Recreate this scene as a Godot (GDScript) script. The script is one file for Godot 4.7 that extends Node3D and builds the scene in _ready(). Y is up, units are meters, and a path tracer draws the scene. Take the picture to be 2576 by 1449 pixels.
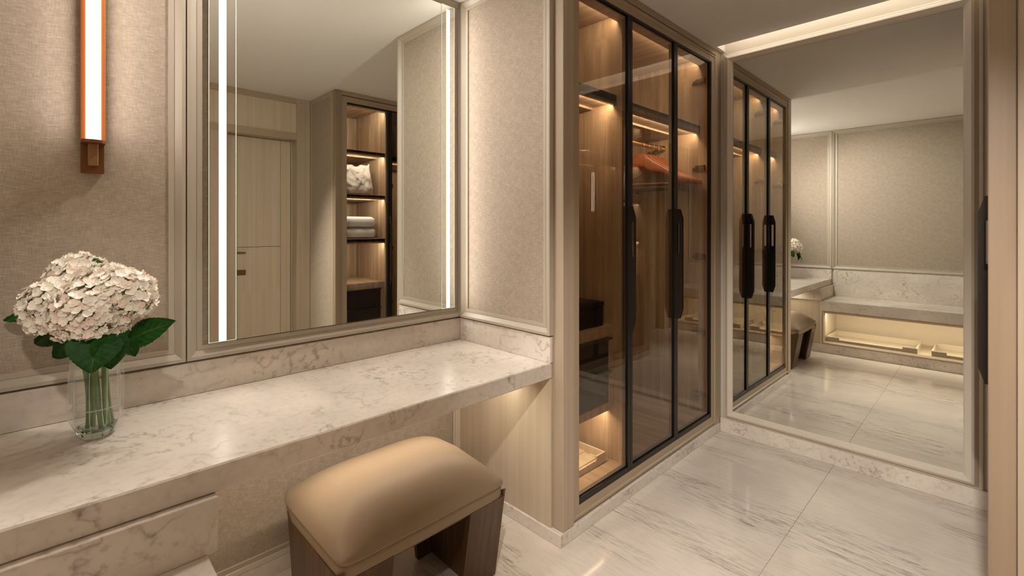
extends Node3D
# A dressing room seen from above a luggage bench: vanity wall at z = 0, floor at y = 0, camera about 2 m in front of the vanity wall.

const IMG_W := 2576.0
const IMG_H := 1449.0
const FOCAL := 1192.6            # in pixels of the 2576-wide frame
const HORIZON := 572.3           # row of the horizon: the lens is shifted, verticals stay upright
const YAW := 0.7949
const EYE := Vector3(0.0, 1.35, 1.978)

const CEIL := 2.515
const XL := -0.30                # left wall
const XS := 1.56                 # side face of the first wardrobe
const XR := 3.21                 # right wall
const ZF := 0.698                # front of the first wardrobe
const ZB := 1.965                # front of the second wardrobe
const XB := 1.73                 # side face of the second wardrobe
const ZD := 2.50                 # doorway wall
const ZK := 0.638                # front of the vanity top
const YK := 0.767                # height of the vanity top

const WARM := Color(1.0, 0.968, 0.925)
const WARM2 := Color(1.0, 0.94, 0.855)

var M := {}
var used := {}
var rng := RandomNumberGenerator.new()

func _ready() -> void:
	rng.seed = 11
	# ---- camera
	var cam := Camera3D.new()
	cam.name = "camera"
	var c := cos(YAW)
	var s := sin(YAW)
	cam.transform = Transform3D(Basis(Vector3(s, 0, c), Vector3(0, 1, 0), Vector3(-c, 0, s)), EYE)
	cam.near = 0.05
	cam.far = 50.0
	cam.projection = Camera3D.PROJECTION_FRUSTUM
	cam.size = IMG_H / FOCAL * cam.near
	cam.frustum_offset = Vector2(0, (HORIZON - IMG_H * 0.5) / FOCAL * cam.near)
	add_child(cam)
	cam.current = true
	# ---- environment: a closed room, no daylight
	var e := Environment.new()
	e.background_mode = Environment.BG_COLOR
	e.background_color = Color(0, 0, 0)
	e.tonemap_mode = Environment.TONE_MAPPER_LINEAR
	e.tonemap_exposure = 1.17
	e.sdfgi_enabled = true
	e.ssao_enabled = true
	e.ssil_enabled = true
	var we := WorldEnvironment.new()
	we.name = "environment"
	we.environment = e
	add_child(we)
	# ---- large lights: recessed ceiling panels over the middle of the room and by the doorway, out of the picture
	ceiling_light(Vector3(0.72, CEIL, 0.36), 0.07, 0.75, "round recessed lamp in the ceiling above the vanity top")
	spot_lamp(Vector3(-0.10, CEIL, 2.03), Vector3(2.42, 0.0, 1.25), 6.8, 28.0, "tilted ceiling spot above the luggage bench, aimed at the floor between the wardrobes")
	spot_lamp(Vector3(-0.16, CEIL, 2.22), Vector3(0.09, 1.17, 0.24), 1.35, 9.0, "tilted ceiling spot above the luggage bench, aimed at the flowers")
	spot_lamp(Vector3(1.05, CEIL, 0.24), Vector3(-0.30, 1.45, 1.25), 2.4, 36.0, "recessed ceiling spot above the right end of the vanity, aimed at the left wall", true)
	make_materials()
	build_room()
	build_vanity()
	build_bench()
	build_wardrobe_one()
	build_wardrobe_two()
	build_stool()
	build_flowers()

# ------------------------------------------------------------------ helpers: naming
func numbered(n: String) -> String:
	if not used.has(n):
		used[n] = 0
		return n
	used[n] += 1
	return "%s_%03d" % [n, used[n]]

func tag(o: Node, label: String, category: String, group := "", kind := "") -> Node:
	o.set_meta("label", label)
	o.set_meta("category", category)
	if group: o.set_meta("group", group)
	if kind: o.set_meta("kind", kind)
	return o

func thing(called: String, label: String, category: String, at := Vector3.ZERO, group := "", kind := "") -> Node3D:
	var o := Node3D.new()
	o.name = numbered(called)
	add_child(o)
	o.position = at
	tag(o, label, category, group, kind)
	return o

# a mesh given in room coordinates, as a part of p
func part(p: Node3D, called: String, mesh: Mesh, mat: Material) -> MeshInstance3D:
	var o := MeshInstance3D.new()
	o.name = called
	o.mesh = mesh
	for k in mesh.get_surface_count():
		o.set_surface_override_material(k, mat)
	p.add_child(o, true)
	o.position = -origin_of(p)
	return o

func origin_of(p: Node3D) -> Vector3:
	var at := Vector3.ZERO
	var q: Node = p
	while q is Node3D and q != self:
		at += q.position
		q = q.get_parent()
	return at

func struct(called: String, mesh: Mesh, mat: Material, label: String, category: String) -> MeshInstance3D:
	var o := MeshInstance3D.new()
	o.name = numbered(called)
	o.mesh = mesh
	for k in mesh.get_surface_count():
		o.set_surface_override_material(k, mat)
	add_child(o)
	tag(o, label, category, "", "structure")
	return o

# ------------------------------------------------------------------ helpers: meshes (faces given counter-clockwise from outside)
class MB:
	var v := PackedVector3Array()
	var n := PackedVector3Array()
	var t := PackedVector2Array()
	func tri(a: Vector3, b: Vector3, c: Vector3) -> void:
		var m := (b - a).cross(c - a).normalized()
		v.append_array([a, c, b])
		n.append_array([m, m, m])
		for q in [a, c, b]: t.append(flat_uv(q, m))
	# a flat face takes its texture straight on, in metres
	func flat_uv(q: Vector3, m: Vector3) -> Vector2:
		var w := m.abs()
		if w.x > w.y and w.x > w.z: return Vector2(q.z, q.y)
		if w.y > w.z: return Vector2(q.x, q.z)
		return Vector2(q.x, q.y)
	func quad(a: Vector3, b: Vector3, c: Vector3, d: Vector3) -> void:
		if (b - a).cross(c - a).length() > 1e-12: tri(a, b, c)
		if (c - a).cross(d - a).length() > 1e-12: tri(a, c, d)
	# a box with chamfered edges
	func box(lo: Vector3, hi: Vector3, r := 0.0015) -> void:
		r = minf(r, 0.45 * minf(hi.x - lo.x, minf(hi.y - lo.y, hi.z - lo.z)))
		var mid := (lo + hi) * 0.5
		var h := (hi - lo) * 0.5
		for ax in 3:
			for sg in [-1.0, 1.0]:
				var b := (ax + 1) % 3
				var cc := (ax + 2) % 3
				var p := []
				for k in [[-1, -1], [1, -1], [1, 1], [-1, 1]]:
					var q := Vector3()
					q[ax] = h[ax] * sg
					q[b] = (h[b] - r) * k[0]
					q[cc] = (h[cc] - r) * k[1]
					p.append(mid + q)
				if sg > 0: quad(p[0], p[1], p[2], p[3])
				else: quad(p[3], p[2], p[1], p[0])
		if r <= 0.0: return
		for ax in 3:
			var b := (ax + 1) % 3
			var cc := (ax + 2) % 3
			for k in [[-1, -1], [1, -1], [1, 1], [-1, 1]]:
				var p := []
				for f in [[0, -1], [0, 1], [1, 1], [1, -1]]:
					var q := Vector3()
					q[ax] = (h[ax] - r) * f[1]
					q[b] = (h[b] - (0.0 if f[0] == 0 else r)) * k[0]
					q[cc] = (h[cc] - (r if f[0] == 0 else 0.0)) * k[1]
					p.append(mid + q)
				var out := Vector3()
				out[b] = k[0]
				out[cc] = k[1]
				if (p[1] - p[0]).cross(p[2] - p[0]).dot(out) > 0: quad(p[0], p[1], p[2], p[3])
				else: quad(p[3], p[2], p[1], p[0])
		for x in [-1, 1]:
			for y in [-1, 1]:
				for z in [-1, 1]:
					var a := mid + Vector3(h.x * x, (h.y - r) * y, (h.z - r) * z)
					var b2 := mid + Vector3((h.x - r) * x, h.y * y, (h.z - r) * z)
					var c2 := mid + Vector3((h.x - r) * x, (h.y - r) * y, h.z * z)
					if (b2 - a).cross(c2 - a).dot(Vector3(x, y, z)) > 0: tri(a, b2, c2)
					else: tri(a, c2, b2)
	# rows of points; smooth; normal = along rows x along columns, or its opposite when flip
	func grid(P: Array, flip := false, closed := false, uvs := true) -> void:
		var R := P.size()
		var C: int = P[0].size()
		var N := []
		for i in R:
			var row := PackedVector3Array()
			for j in C:
				var du: Vector3 = P[mini(i + 1, R - 1)][j] - P[maxi(i - 1, 0)][j]
				var j1 := mini(j + 1, C - 1)
				var j0 := maxi(j - 1, 0)
				if closed:
					if j == 0: j0 = C - 2
					if j == C - 1: j1 = 1
				var dv: Vector3 = P[i][j1] - P[i][j0]
				var m := du.cross(dv)
				if m.length() < 1e-14:
					var ii := i + 1 if i == 0 else i - 1
					du = (P[ii][j] - P[i][j]) * (1.0 if i == 0 else -1.0)
					dv = P[ii][j1] - P[ii][j0]
					m = du.cross(dv)
				row.append(m.normalized() * (-1.0 if flip else 1.0))
			N.append(row)
		for i in R - 1:
			for j in C - 1:
				var q := [[i, j], [i + 1, j], [i + 1, j + 1], [i, j + 1]]
				if flip: q = [[i, j], [i, j + 1], [i + 1, j + 1], [i + 1, j]]
				for k in [[0, 2, 1], [0, 3, 2]]:
					for l in k:
						v.append(P[q[l][0]][q[l][1]])
						n.append(N[q[l][0]][q[l][1]])
						t.append(Vector2(float(q[l][1]) / (C - 1), float(q[l][0]) / (R - 1)) if uvs else Vector2())
	func tube(path: Array, radii, sides := 8, caps := true) -> void:
		var rows := []
		var up := Vector3(0, 1, 0)
		var t0: Vector3 = (path[1] - path[0]).normalized()
		if absf(t0.dot(up)) > 0.9: up = Vector3(1, 0, 0)
		var a := t0.cross(up).normalized()
		for i in path.size():
			var tt: Vector3 = (path[mini(i + 1, path.size() - 1)] - path[maxi(i - 1, 0)]).normalized()
			a = (a - tt * a.dot(tt)).normalized()
			var b := tt.cross(a)
			var r: float = radii[i] if radii is Array else radii
			var row := PackedVector3Array()
			for k in sides + 1:
				var w := TAU * k / sides
				row.append(path[i] + (a * cos(w) + b * sin(w)) * r)
			rows.append(row)
		grid(rows, true, true)
		if caps:
			for k in sides:
				tri(path[0], rows[0][k + 1], rows[0][k])
				tri(path[-1], rows[-1][k], rows[-1][k + 1])
	# convex polygon (counter-clockwise in U, V) pushed along N = U x V
	func prism(poly: Array, o: Vector3, U: Vector3, V: Vector3, d: float) -> void:
		var N := U.cross(V).normalized() * d
		var p := []
		for q in poly: p.append(o + U * q.x + V * q.y)
		for k in range(1, p.size() - 1):
			tri(p[0] + N, p[k] + N, p[k + 1] + N)
			tri(p[0], p[k + 1], p[k])
		for k in p.size():
			var a: Vector3 = p[k]
			var b: Vector3 = p[(k + 1) % p.size()]
			quad(a, b, b + N, a + N)
	func lathe(o: Vector3, prof: Array, sides := 24, flat := false) -> void:
		var rows := []
		for q in prof:
			var row := PackedVector3Array()
			for k in sides + 1:
				var w := TAU * k / sides
				row.append(o + Vector3(cos(w) * q.x, q.y, -sin(w) * q.x))
			rows.append(row)
		if not flat:
			grid(rows, true, true)
			return
		for i in rows.size() - 1:
			for k in sides:
				quad(rows[i][k], rows[i][k + 1], rows[i + 1][k + 1], rows[i + 1][k])
	func mesh() -> ArrayMesh:
		var a := []
		a.resize(Mesh.ARRAY_MAX)
		a[Mesh.ARRAY_VERTEX] = v
		a[Mesh.ARRAY_NORMAL] = n
		a[Mesh.ARRAY_TEX_UV] = t
		var m := ArrayMesh.new()
		m.add_surface_from_arrays(Mesh.PRIMITIVE_TRIANGLES, a)
		return m

func bx(x0: float, y0: float, z0: float, x1: float, y1: float, z1: float, r := 0.0015) -> ArrayMesh:
	var b := MB.new()
	b.box(Vector3(x0, y0, z0), Vector3(x1, y1, z1), r)
	return b.mesh()

# a mitred frame on a rectangle: o corner, U and V its unit axes, prof = [distance from the outer edge, height] pairs; four rails
func frame(p: Node3D, called: String, o: Vector3, U: Vector3, V: Vector3, w: float, h: float, prof: Array, mat: Material) -> void:
	var N := U.cross(V)
	var corner := func(k: int, q: Vector2) -> Vector3:
		var d := q.x
		var at: Vector2 = [Vector2(d, d), Vector2(w - d, d), Vector2(w - d, h - d), Vector2(d, h - d)][k % 4]
		return o + U * at.x + V * at.y + N * q.y
	for k in 4:
		var b := MB.new()
		for i in prof.size() - 1:
			b.quad(corner.call(k, prof[i]), corner.call(k + 1, prof[i]), corner.call(k + 1, prof[i + 1]), corner.call(k, prof[i + 1]))
		part(p, called, b.mesh(), mat)

func flat_rect(o: Vector3, U: Vector3, V: Vector3, thick: float) -> ArrayMesh:
	var b := MB.new()
	var N := U.cross(V).normalized() * thick
	var q := [o, o + U, o + U + V, o + V]
	b.quad(q[0] + N, q[1] + N, q[2] + N, q[3] + N)
	b.quad(q[3], q[2], q[1], q[0])
	for k in 4: b.quad(q[k], q[(k + 1) % 4], q[(k + 1) % 4] + N, q[k] + N)
	return b.mesh()

func area(p: Node3D, at: Vector3, dir: Vector3, up: Vector3, w: float, h: float, energy: float, color: Color) -> void:
	var l := AreaLight3D.new()
	l.name = "lamp_light"
	l.area_size = Vector2(w, h)
	l.light_energy = energy
	l.light_color = color
	l.area_range = 6.0
	l.shadow_enabled = true
	p.add_child(l, true)
	var z := -dir.normalized()
	var x := up.cross(z).normalized()
	l.transform = Transform3D(Basis(x, z.cross(x), z), at - origin_of(p))

# ------------------------------------------------------------------ materials
func plain(color: Color, rough := 0.5, spec := 0.5) -> StandardMaterial3D:
	var m := StandardMaterial3D.new()
	m.albedo_color = color
	m.roughness = rough
	m.metallic_specular = spec
	return m

func metal(color: Color, rough := 0.3) -> StandardMaterial3D:
	var m := plain(color, rough)
	m.metallic = 1.0
	return m

func glow(color: Color, energy: float) -> StandardMaterial3D:
	var m := plain(Color(0.9, 0.88, 0.85), 0.4)
	m.emission_enabled = true
	m.emission = color
	m.emission_energy_multiplier = energy
	return m

func textured(tex: Texture2D, size: Vector2, rough := 0.5, color := Color.WHITE) -> StandardMaterial3D:
	var m := plain(color, rough)
	m.albedo_texture = tex
	m.uv1_scale = Vector3(1.0 / size.x, 1.0 / size.y, 1.0)
	return m

func noise(w: int, h: int, freq: float, sd: int, oct := 3, sx := 1, sy := 1, warp := 0.0) -> PackedByteArray:
	var f := FastNoiseLite.new()
	f.noise_type = FastNoiseLite.TYPE_SIMPLEX_SMOOTH
	f.seed = sd
	f.frequency = freq
	f.fractal_octaves = oct
	if warp > 0.0:
		f.domain_warp_enabled = true
		f.domain_warp_amplitude = warp
		f.domain_warp_frequency = freq * 1.5
		f.domain_warp_fractal_octaves = 3
	var im := f.get_seamless_image(maxi(w / sx, 4), maxi(h / sy, 4))
	im.convert(Image.FORMAT_L8)
	if sx > 1 or sy > 1: im.resize(w, h, Image.INTERPOLATE_CUBIC)
	return im.get_data()

func tex_rgb(w: int, h: int, d: PackedByteArray) -> ImageTexture:
	return ImageTexture.create_from_image(Image.create_from_data(w, h, false, Image.FORMAT_RGB8, d))

func tex_l(w: int, h: int, d: PackedByteArray) -> ImageTexture:
	return ImageTexture.create_from_image(Image.create_from_data(w, h, false, Image.FORMAT_L8, d))

func wood_tex(dark: Color, light: Color, sd: int, figure: float, fine: float, lines: float) -> ImageTexture:
	var w := 512
	var h := 1024
	var g := noise(w, h, 0.22, sd, 3, 1, 40)
	var band := noise(w, h, 0.02, sd + 1, 3, 1, 64)
	var fig := noise(w, h, 0.02, sd + 2, 3, 2, 16)
	var d := PackedByteArray()
	d.resize(w * h * 3)
	for y in h:
		for x in w:
			var i := y * w + x
			var ring := 0.5 + 0.5 * sin(TAU * (6.0 * x / w) + (fig[i] / 255.0) * 26.0)
			var k := 0.5 + (band[i] / 255.0 - 0.5) * 0.9 + (g[i] / 255.0 - 0.5) * fine + (ring - 0.5) * figure
			if lines > 0.0 and ring > 0.985 and band[i] > 140: k += lines
			var q := dark.lerp(light, clampf(k, 0.0, 1.25))
			d[i * 3] = clampi(int(q.r * 255), 0, 255)
			d[i * 3 + 1] = clampi(int(q.g * 255), 0, 255)
			d[i * 3 + 2] = clampi(int(q.b * 255), 0, 255)
	return tex_rgb(w, h, d)

func marble_tex(base: Color, vein: Color, sd: int, stretch: int, strength: float) -> ImageTexture:
	var w := 1024
	var a := noise(w, w, 0.005 if stretch == 1 else 0.012, sd, 4, 1, stretch, 35.0)
	var b := noise(w, w, 0.009 if stretch == 1 else 0.03, sd + 3, 4, 1, stretch, 25.0)
	var mask := noise(w, w, 0.006, sd + 5, 3, 2, 2 * (stretch if stretch > 1 else 1))
	var cloud := noise(w, w, 0.004, sd + 7, 4, 2, 2)
	var fine := noise(w, w, 0.035 if stretch == 1 else 0.08, sd + 9, 4, 1, stretch)
	var d := PackedByteArray()
	d.resize(w * w * 3)
	for i in w * w:
		var va := absf(a[i] / 255.0 - 0.5)
		var vb := absf(b[i] / 255.0 - 0.5)
		var m0 := mask[i] / 255.0
		var mk := clampf((m0 - 0.50) * 4.0, 0.0, 1.0)
		var f := fine[i] / 255.0
		var k := 0.0
		if stretch == 1:
			k = exp(-va * 60.0) * mk * 0.55 + exp(-vb * 26.0) * clampf((0.44 - m0) * 5.0, 0.0, 1.0) * 0.30
			k += clampf((f - 0.60) * 2.2, 0.0, 1.0) * (0.15 + 0.85 * mk) * 0.75
			k += (cloud[i] / 255.0 - 0.5) * 0.34 + (f - 0.5) * 0.10
		else:
			k = exp(-va * 60.0) * mk * 0.8 + exp(-vb * 45.0) * mk * 0.6
			k += clampf((f - 0.60) * 2.5, 0.0, 1.0) * (0.2 + 0.8 * mk) * 0.8
			k += (cloud[i] / 255.0 - 0.5) * 0.26 + (f - 0.5) * 0.14
		var q := base.lerp(vein, clampf(k * strength, -0.1, 0.85))
		d[i * 3] = clampi(int(q.r * 255), 0, 255)
		d[i * 3 + 1] = clampi(int(q.g * 255), 0, 255)
		d[i * 3 + 2] = clampi(int(q.b * 255), 0, 255)
	return tex_rgb(w, w, d)

func linen() -> Array:
	var w := 512
	var hz := noise(w, w, 0.45, 41, 2, 24, 1)
	var vt := noise(w, w, 0.45, 43, 2, 1, 24)
	var big := noise(w, w, 0.01, 47, 3)
	var d := PackedByteArray()
	d.resize(w * w * 3)
	var l := PackedByteArray()
	l.resize(w * w)
	var base := Color(0.665, 0.61, 0.55)
	for y in w:
		for x in w:
			var i := y * w + x
			var a := hz[i] / 255.0 - 0.5
			var b := vt[i] / 255.0 - 0.5
			var k := a * 0.26 + b * 0.22 + (big[i] / 255.0 - 0.5) * 0.05
			if a > 0.27: k += 0.07
			if b > 0.29: k += 0.06
			var q := base * (1.0 + k)
			d[i * 3] = clampi(int(q.r * 255), 0, 255)
			d[i * 3 + 1] = clampi(int(q.g * 255), 0, 255)
			d[i * 3 + 2] = clampi(int(q.b * 255), 0, 255)
			l[i] = clampi(int(128 + (a + b) * 110), 0, 255)
	return [tex_rgb(w, w, d), tex_l(w, w, l)]

func leaf_tex() -> ImageTexture:
	var w := 128
	var nz := noise(w, w, 0.03, 77, 3)
	var d := PackedByteArray()
	d.resize(w * w * 3)
	for y in w:
		for x in w:
			var i := y * w + x
			var u := absf(x / 127.0 - 0.5) * 2.0
			var t := y / 127.0
			var rib := fposmod((t - u * 0.28) * 7.0, 1.0)
			var vein := maxf(exp(-u * 40.0), exp(-absf(rib - 0.5) * 28.0) * (0.75 - 0.4 * u))
			var q := Color(0.07, 0.23, 0.05).lerp(Color(0.12, 0.33, 0.07), nz[i] / 255.0).lerp(Color(0.36, 0.52, 0.26), vein * 0.9)
			d[i * 3] = int(q.r * 255)
			d[i * 3 + 1] = int(q.g * 255)
			d[i * 3 + 2] = int(q.b * 255)
	return tex_rgb(w, w, d)

func pane(color: Color, alpha: float) -> StandardMaterial3D:
	var m := plain(Color(color.r, color.g, color.b, alpha), 0.03)
	m.transparency = BaseMaterial3D.TRANSPARENCY_ALPHA
	return m

func make_materials() -> void:
	M.wall = plain(Color(0.80, 0.77, 0.72), 0.9, 0.2)
	M.ceiling = plain(Color(0.91, 0.895, 0.87), 0.95, 0.2)
	M.trim = plain(Color(0.71, 0.665, 0.605), 0.42)
	M.trim2 = plain(Color(0.67, 0.595, 0.50), 0.42)
	M.frame = plain(Color(0.83, 0.785, 0.73), 0.4)
	M.groove = plain(Color(0.26, 0.22, 0.17), 0.8)
	var li := linen()
	M.linen = textured(li[0], Vector2(0.30, 0.30), 0.85)
	M.linen.heightmap_enabled = true
	M.linen.heightmap_texture = li[1]
	M.linen.heightmap_scale = 0.025
	M.linen.metallic_specular = 0.3
	M.marble = textured(marble_tex(Color(0.87, 0.83, 0.79), Color(0.50, 0.45, 0.42), 3, 1, 0.85), Vector2(1.25, 1.25), 0.30)
	M.marble.metallic_specular = 0.13
	M.floor = textured(marble_tex(Color(0.85, 0.81, 0.77), Color(0.48, 0.44, 0.41), 21, 10, 0.62), Vector2(1.15, 1.15), 0.085)
	M.floor.metallic_specular = 0.47
	var oak := wood_tex(Color(0.57, 0.465, 0.36), Color(0.76, 0.66, 0.55), 5, 0.16, 0.45, 0.2)
	M.oak = textured(oak, Vector2(0.6, 1.5), 0.45)
	M.oak_dark = textured(oak, Vector2(0.6, 1.5), 0.4, Color(0.74, 0.66, 0.58))
	var pale := wood_tex(Color(0.755, 0.69, 0.595), Color(0.815, 0.755, 0.665), 15, 0.09, 0.25, 0.0)
	M.pale = textured(pale, Vector2(0.6, 1.4), 0.4)
	M.cream = plain(Color(0.84, 0.785, 0.69), 0.5)
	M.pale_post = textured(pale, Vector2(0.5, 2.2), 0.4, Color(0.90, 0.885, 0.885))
	var wal := wood_tex(Color(0.27, 0.18, 0.10), Color(0.40, 0.285, 0.17), 25, 0.15, 0.6, 0.0)
	M.walnut = textured(wal, Vector2(0.35, 0.9), 0.38)
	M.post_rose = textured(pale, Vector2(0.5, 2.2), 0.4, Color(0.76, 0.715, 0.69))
	M.black = plain(Color(0.055, 0.047, 0.04), 0.35)
	M.black_soft = plain(Color(0.035, 0.03, 0.027), 0.55)
	M.smoke = plain(Color(0.115, 0.07, 0.035), 0.4, 0.3)
	M.bronze_glass = plain(Color(0.938, 0.872, 0.78, 0.0), 0.0, 0.13)
	M.bronze_glass.refraction_enabled = true
	M.bronze_glass.refraction_scale = 0.05
	M.clear_glass = pane(Color(0.5, 0.45, 0.4), 0.06)
	M.vase_glass = pane(Color(0.80, 0.92, 0.86), 0.018)
	M.water = pane(Color(0.75, 0.88, 0.75), 0.04)
	M.thick_glass = plain(Color(0.90, 0.97, 0.93, 0.0), 0.0)
	M.thick_glass.refraction_enabled = true
	M.thick_glass.refraction_scale = 0.05
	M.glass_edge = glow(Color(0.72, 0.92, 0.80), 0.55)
	M.mirror = metal(Color(0.93, 0.94, 0.92), 0.0)
	M.mirror_haze = metal(Color(0.95, 0.945, 0.92), 0.02)
	M.copper = metal(Color(0.88, 0.53, 0.29), 0.42)
	M.copper.metallic = 0.55
	M.bronze = metal(Color(0.47, 0.31, 0.18), 0.42)
	M.bronze.metallic = 0.6
	M.socket = metal(Color(0.58, 0.43, 0.28), 0.4)
	M.socket.metallic = 0.5
	M.chrome = metal(Color(0.66, 0.61, 0.56), 0.22)
	M.steel = metal(Color(0.82, 0.68, 0.56), 0.22)
	M.tube = glow(Color(1.0, 0.985, 0.96), 2.2)
	M.strip = glow(Color(1.0, 0.95, 0.88), 1.9)
	M.led = glow(Color(1.0, 0.88, 0.72), 1.3)
	M.leather = plain(Color(0.58, 0.505, 0.42), 0.48, 0.32)
	M.leather.rim_enabled = true
	M.leather.rim = 0.25
	M.leather.rim_tint = 0.6
	M.hanger = plain(Color(0.57, 0.29, 0.11), 0.33)
	M.towel = plain(Color(0.86, 0.83, 0.81), 0.95, 0.1)
	var nt := tex_l(256, 256, noise(256, 256, 0.25, 91, 3))
	M.towel.heightmap_enabled = true
	M.towel.heightmap_texture = nt
	M.towel.heightmap_scale = 0.25
	M.towel.uv1_triplanar = true
	M.towel.uv1_scale = Vector3(9, 9, 9)
	M.cloth = plain(Color(0.74, 0.705, 0.675), 0.9, 0.15)
	M.ink = plain(Color(0.16, 0.14, 0.13), 0.8)
	M.petal = plain(Color(0.97, 0.945, 0.90), 0.7, 0.25)
	M.petal.backlight_enabled = true
	M.petal.backlight = Color(0.35, 0.33, 0.28)
	M.petal2 = plain(Color(0.97, 0.91, 0.86), 0.7, 0.25)
	M.petal2.backlight_enabled = true
	M.petal2.backlight = Color(0.35, 0.31, 0.27)
	M.bud = plain(Color(0.62, 0.66, 0.38), 0.7)
	M.core = plain(Color(0.66, 0.64, 0.50), 0.9)
	M.stem = plain(Color(0.33, 0.47, 0.13), 0.45)
	M.leaf = plain(Color.WHITE, 0.55, 0.35)
	M.leaf.albedo_texture = leaf_tex()
	M.leaf.backlight_enabled = true
	M.leaf.backlight = Color(0.10, 0.18, 0.05)
	M.bar = plain(Color(0.42, 0.26, 0.15), 0.35)
	M.edge_glass = pane(Color(0.88, 0.96, 0.92), 0.30)
	M.foot = plain(Color(0.05, 0.045, 0.04), 0.6)

# ------------------------------------------------------------------ the room
const PROF := [Vector2(0, 0), Vector2(0, 0.028), Vector2(0.011, 0.028), Vector2(0.031, 0.014), Vector2(0.031, 0.016), Vector2(0.047, 0.016), Vector2(0.047, 0.006)]

func ceiling_light(at: Vector3, r: float, energy: float, label: String) -> void:
	var t := thing("ceiling_lamp", label, "lamp", at)
	var b := MB.new()
	b.lathe(at, [Vector2(0.001, -0.012), Vector2(r * 0.9, -0.012)], 12)
	part(t, "diffuser", b.mesh(), glow(WARM, 1.0))
	b = MB.new()
	b.lathe(at, [Vector2(r * 0.9, -0.014), Vector2(r, -0.014), Vector2(r, 0.0)], 32)
	part(t, "rim", b.mesh(), plain(Color(0.8, 0.78, 0.74), 0.5))
	area(t, at + Vector3(0, -0.016, 0), Vector3.DOWN, Vector3.BACK, r * 1.6, r * 1.6, energy, WARM)

func spot_lamp(at: Vector3, aim: Vector3, energy: float, angle: float, label: String, flush := false) -> void:
	var t := thing("ceiling_spot", label, "lamp", at)
	var dir := (aim - at).normalized()
	var back := at + Vector3(0, -0.055, 0)
	var b := MB.new()
	if flush:
		back = at
		b.lathe(at, [Vector2(0.030, -0.005), Vector2(0.042, -0.005), Vector2(0.045, 0.0)], 24)
		part(t, "rim", b.mesh(), plain(Color(0.8, 0.78, 0.74), 0.5))
		b = MB.new()
		b.lathe(at, [Vector2(0.001, -0.003), Vector2(0.030, -0.003)], 10)
		part(t, "lens", b.mesh(), glow(WARM, 1.0))
		spot(t, at + Vector3(0, -0.04, 0), aim, energy, angle)
		return
	b.tube([back - dir * 0.02, back + dir * 0.115], 0.062, 24, false)
	b.tube([back + dir * 0.115, back - dir * 0.019], 0.058, 24, false)
	b.tube([back - dir * 0.022, back - dir * 0.018], 0.062, 24)
	part(t, "spot_head", b.mesh(), plain(Color(0.80, 0.78, 0.74), 0.5))
	b = MB.new()
	b.tube([at, back], 0.012, 12)
	part(t, "stem", b.mesh(), plain(Color(0.80, 0.78, 0.74), 0.5))
	b = MB.new()
	b.tube([back + dir * 0.008, back + dir * 0.012], 0.03, 10)
	part(t, "lens", b.mesh(), glow(WARM, 1.0))
	spot(t, back + dir * 0.055, aim, energy, angle)

func spot(t: Node3D, at: Vector3, aim: Vector3, energy: float, angle: float) -> void:
	var l := SpotLight3D.new()
	l.name = "lamp_light"
	l.light_color = WARM
	l.light_energy = energy
	l.spot_range = 8.0
	l.spot_attenuation = 2.0
	l.spot_angle = angle
	l.spot_angle_attenuation = 1.0
	l.light_size = 0.03
	l.shadow_enabled = true
	t.add_child(l, true)
	l.look_at_from_position(at, aim, Vector3.UP)

func panel(called: String, o: Vector3, U: Vector3, V: Vector3, w: float, h: float, label: String, group := "") -> Node3D:
	var t := thing(called, label, "wall panel", o, group)
	part(t, "fabric", flat_rect(o + U * 0.04 + V * 0.04, U * (w - 0.08), V * (h - 0.08), 0.0095), M.linen)
	frame(t, "frame_rail", o, U, V, w, h, PROF, M.trim)
	return t

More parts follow.
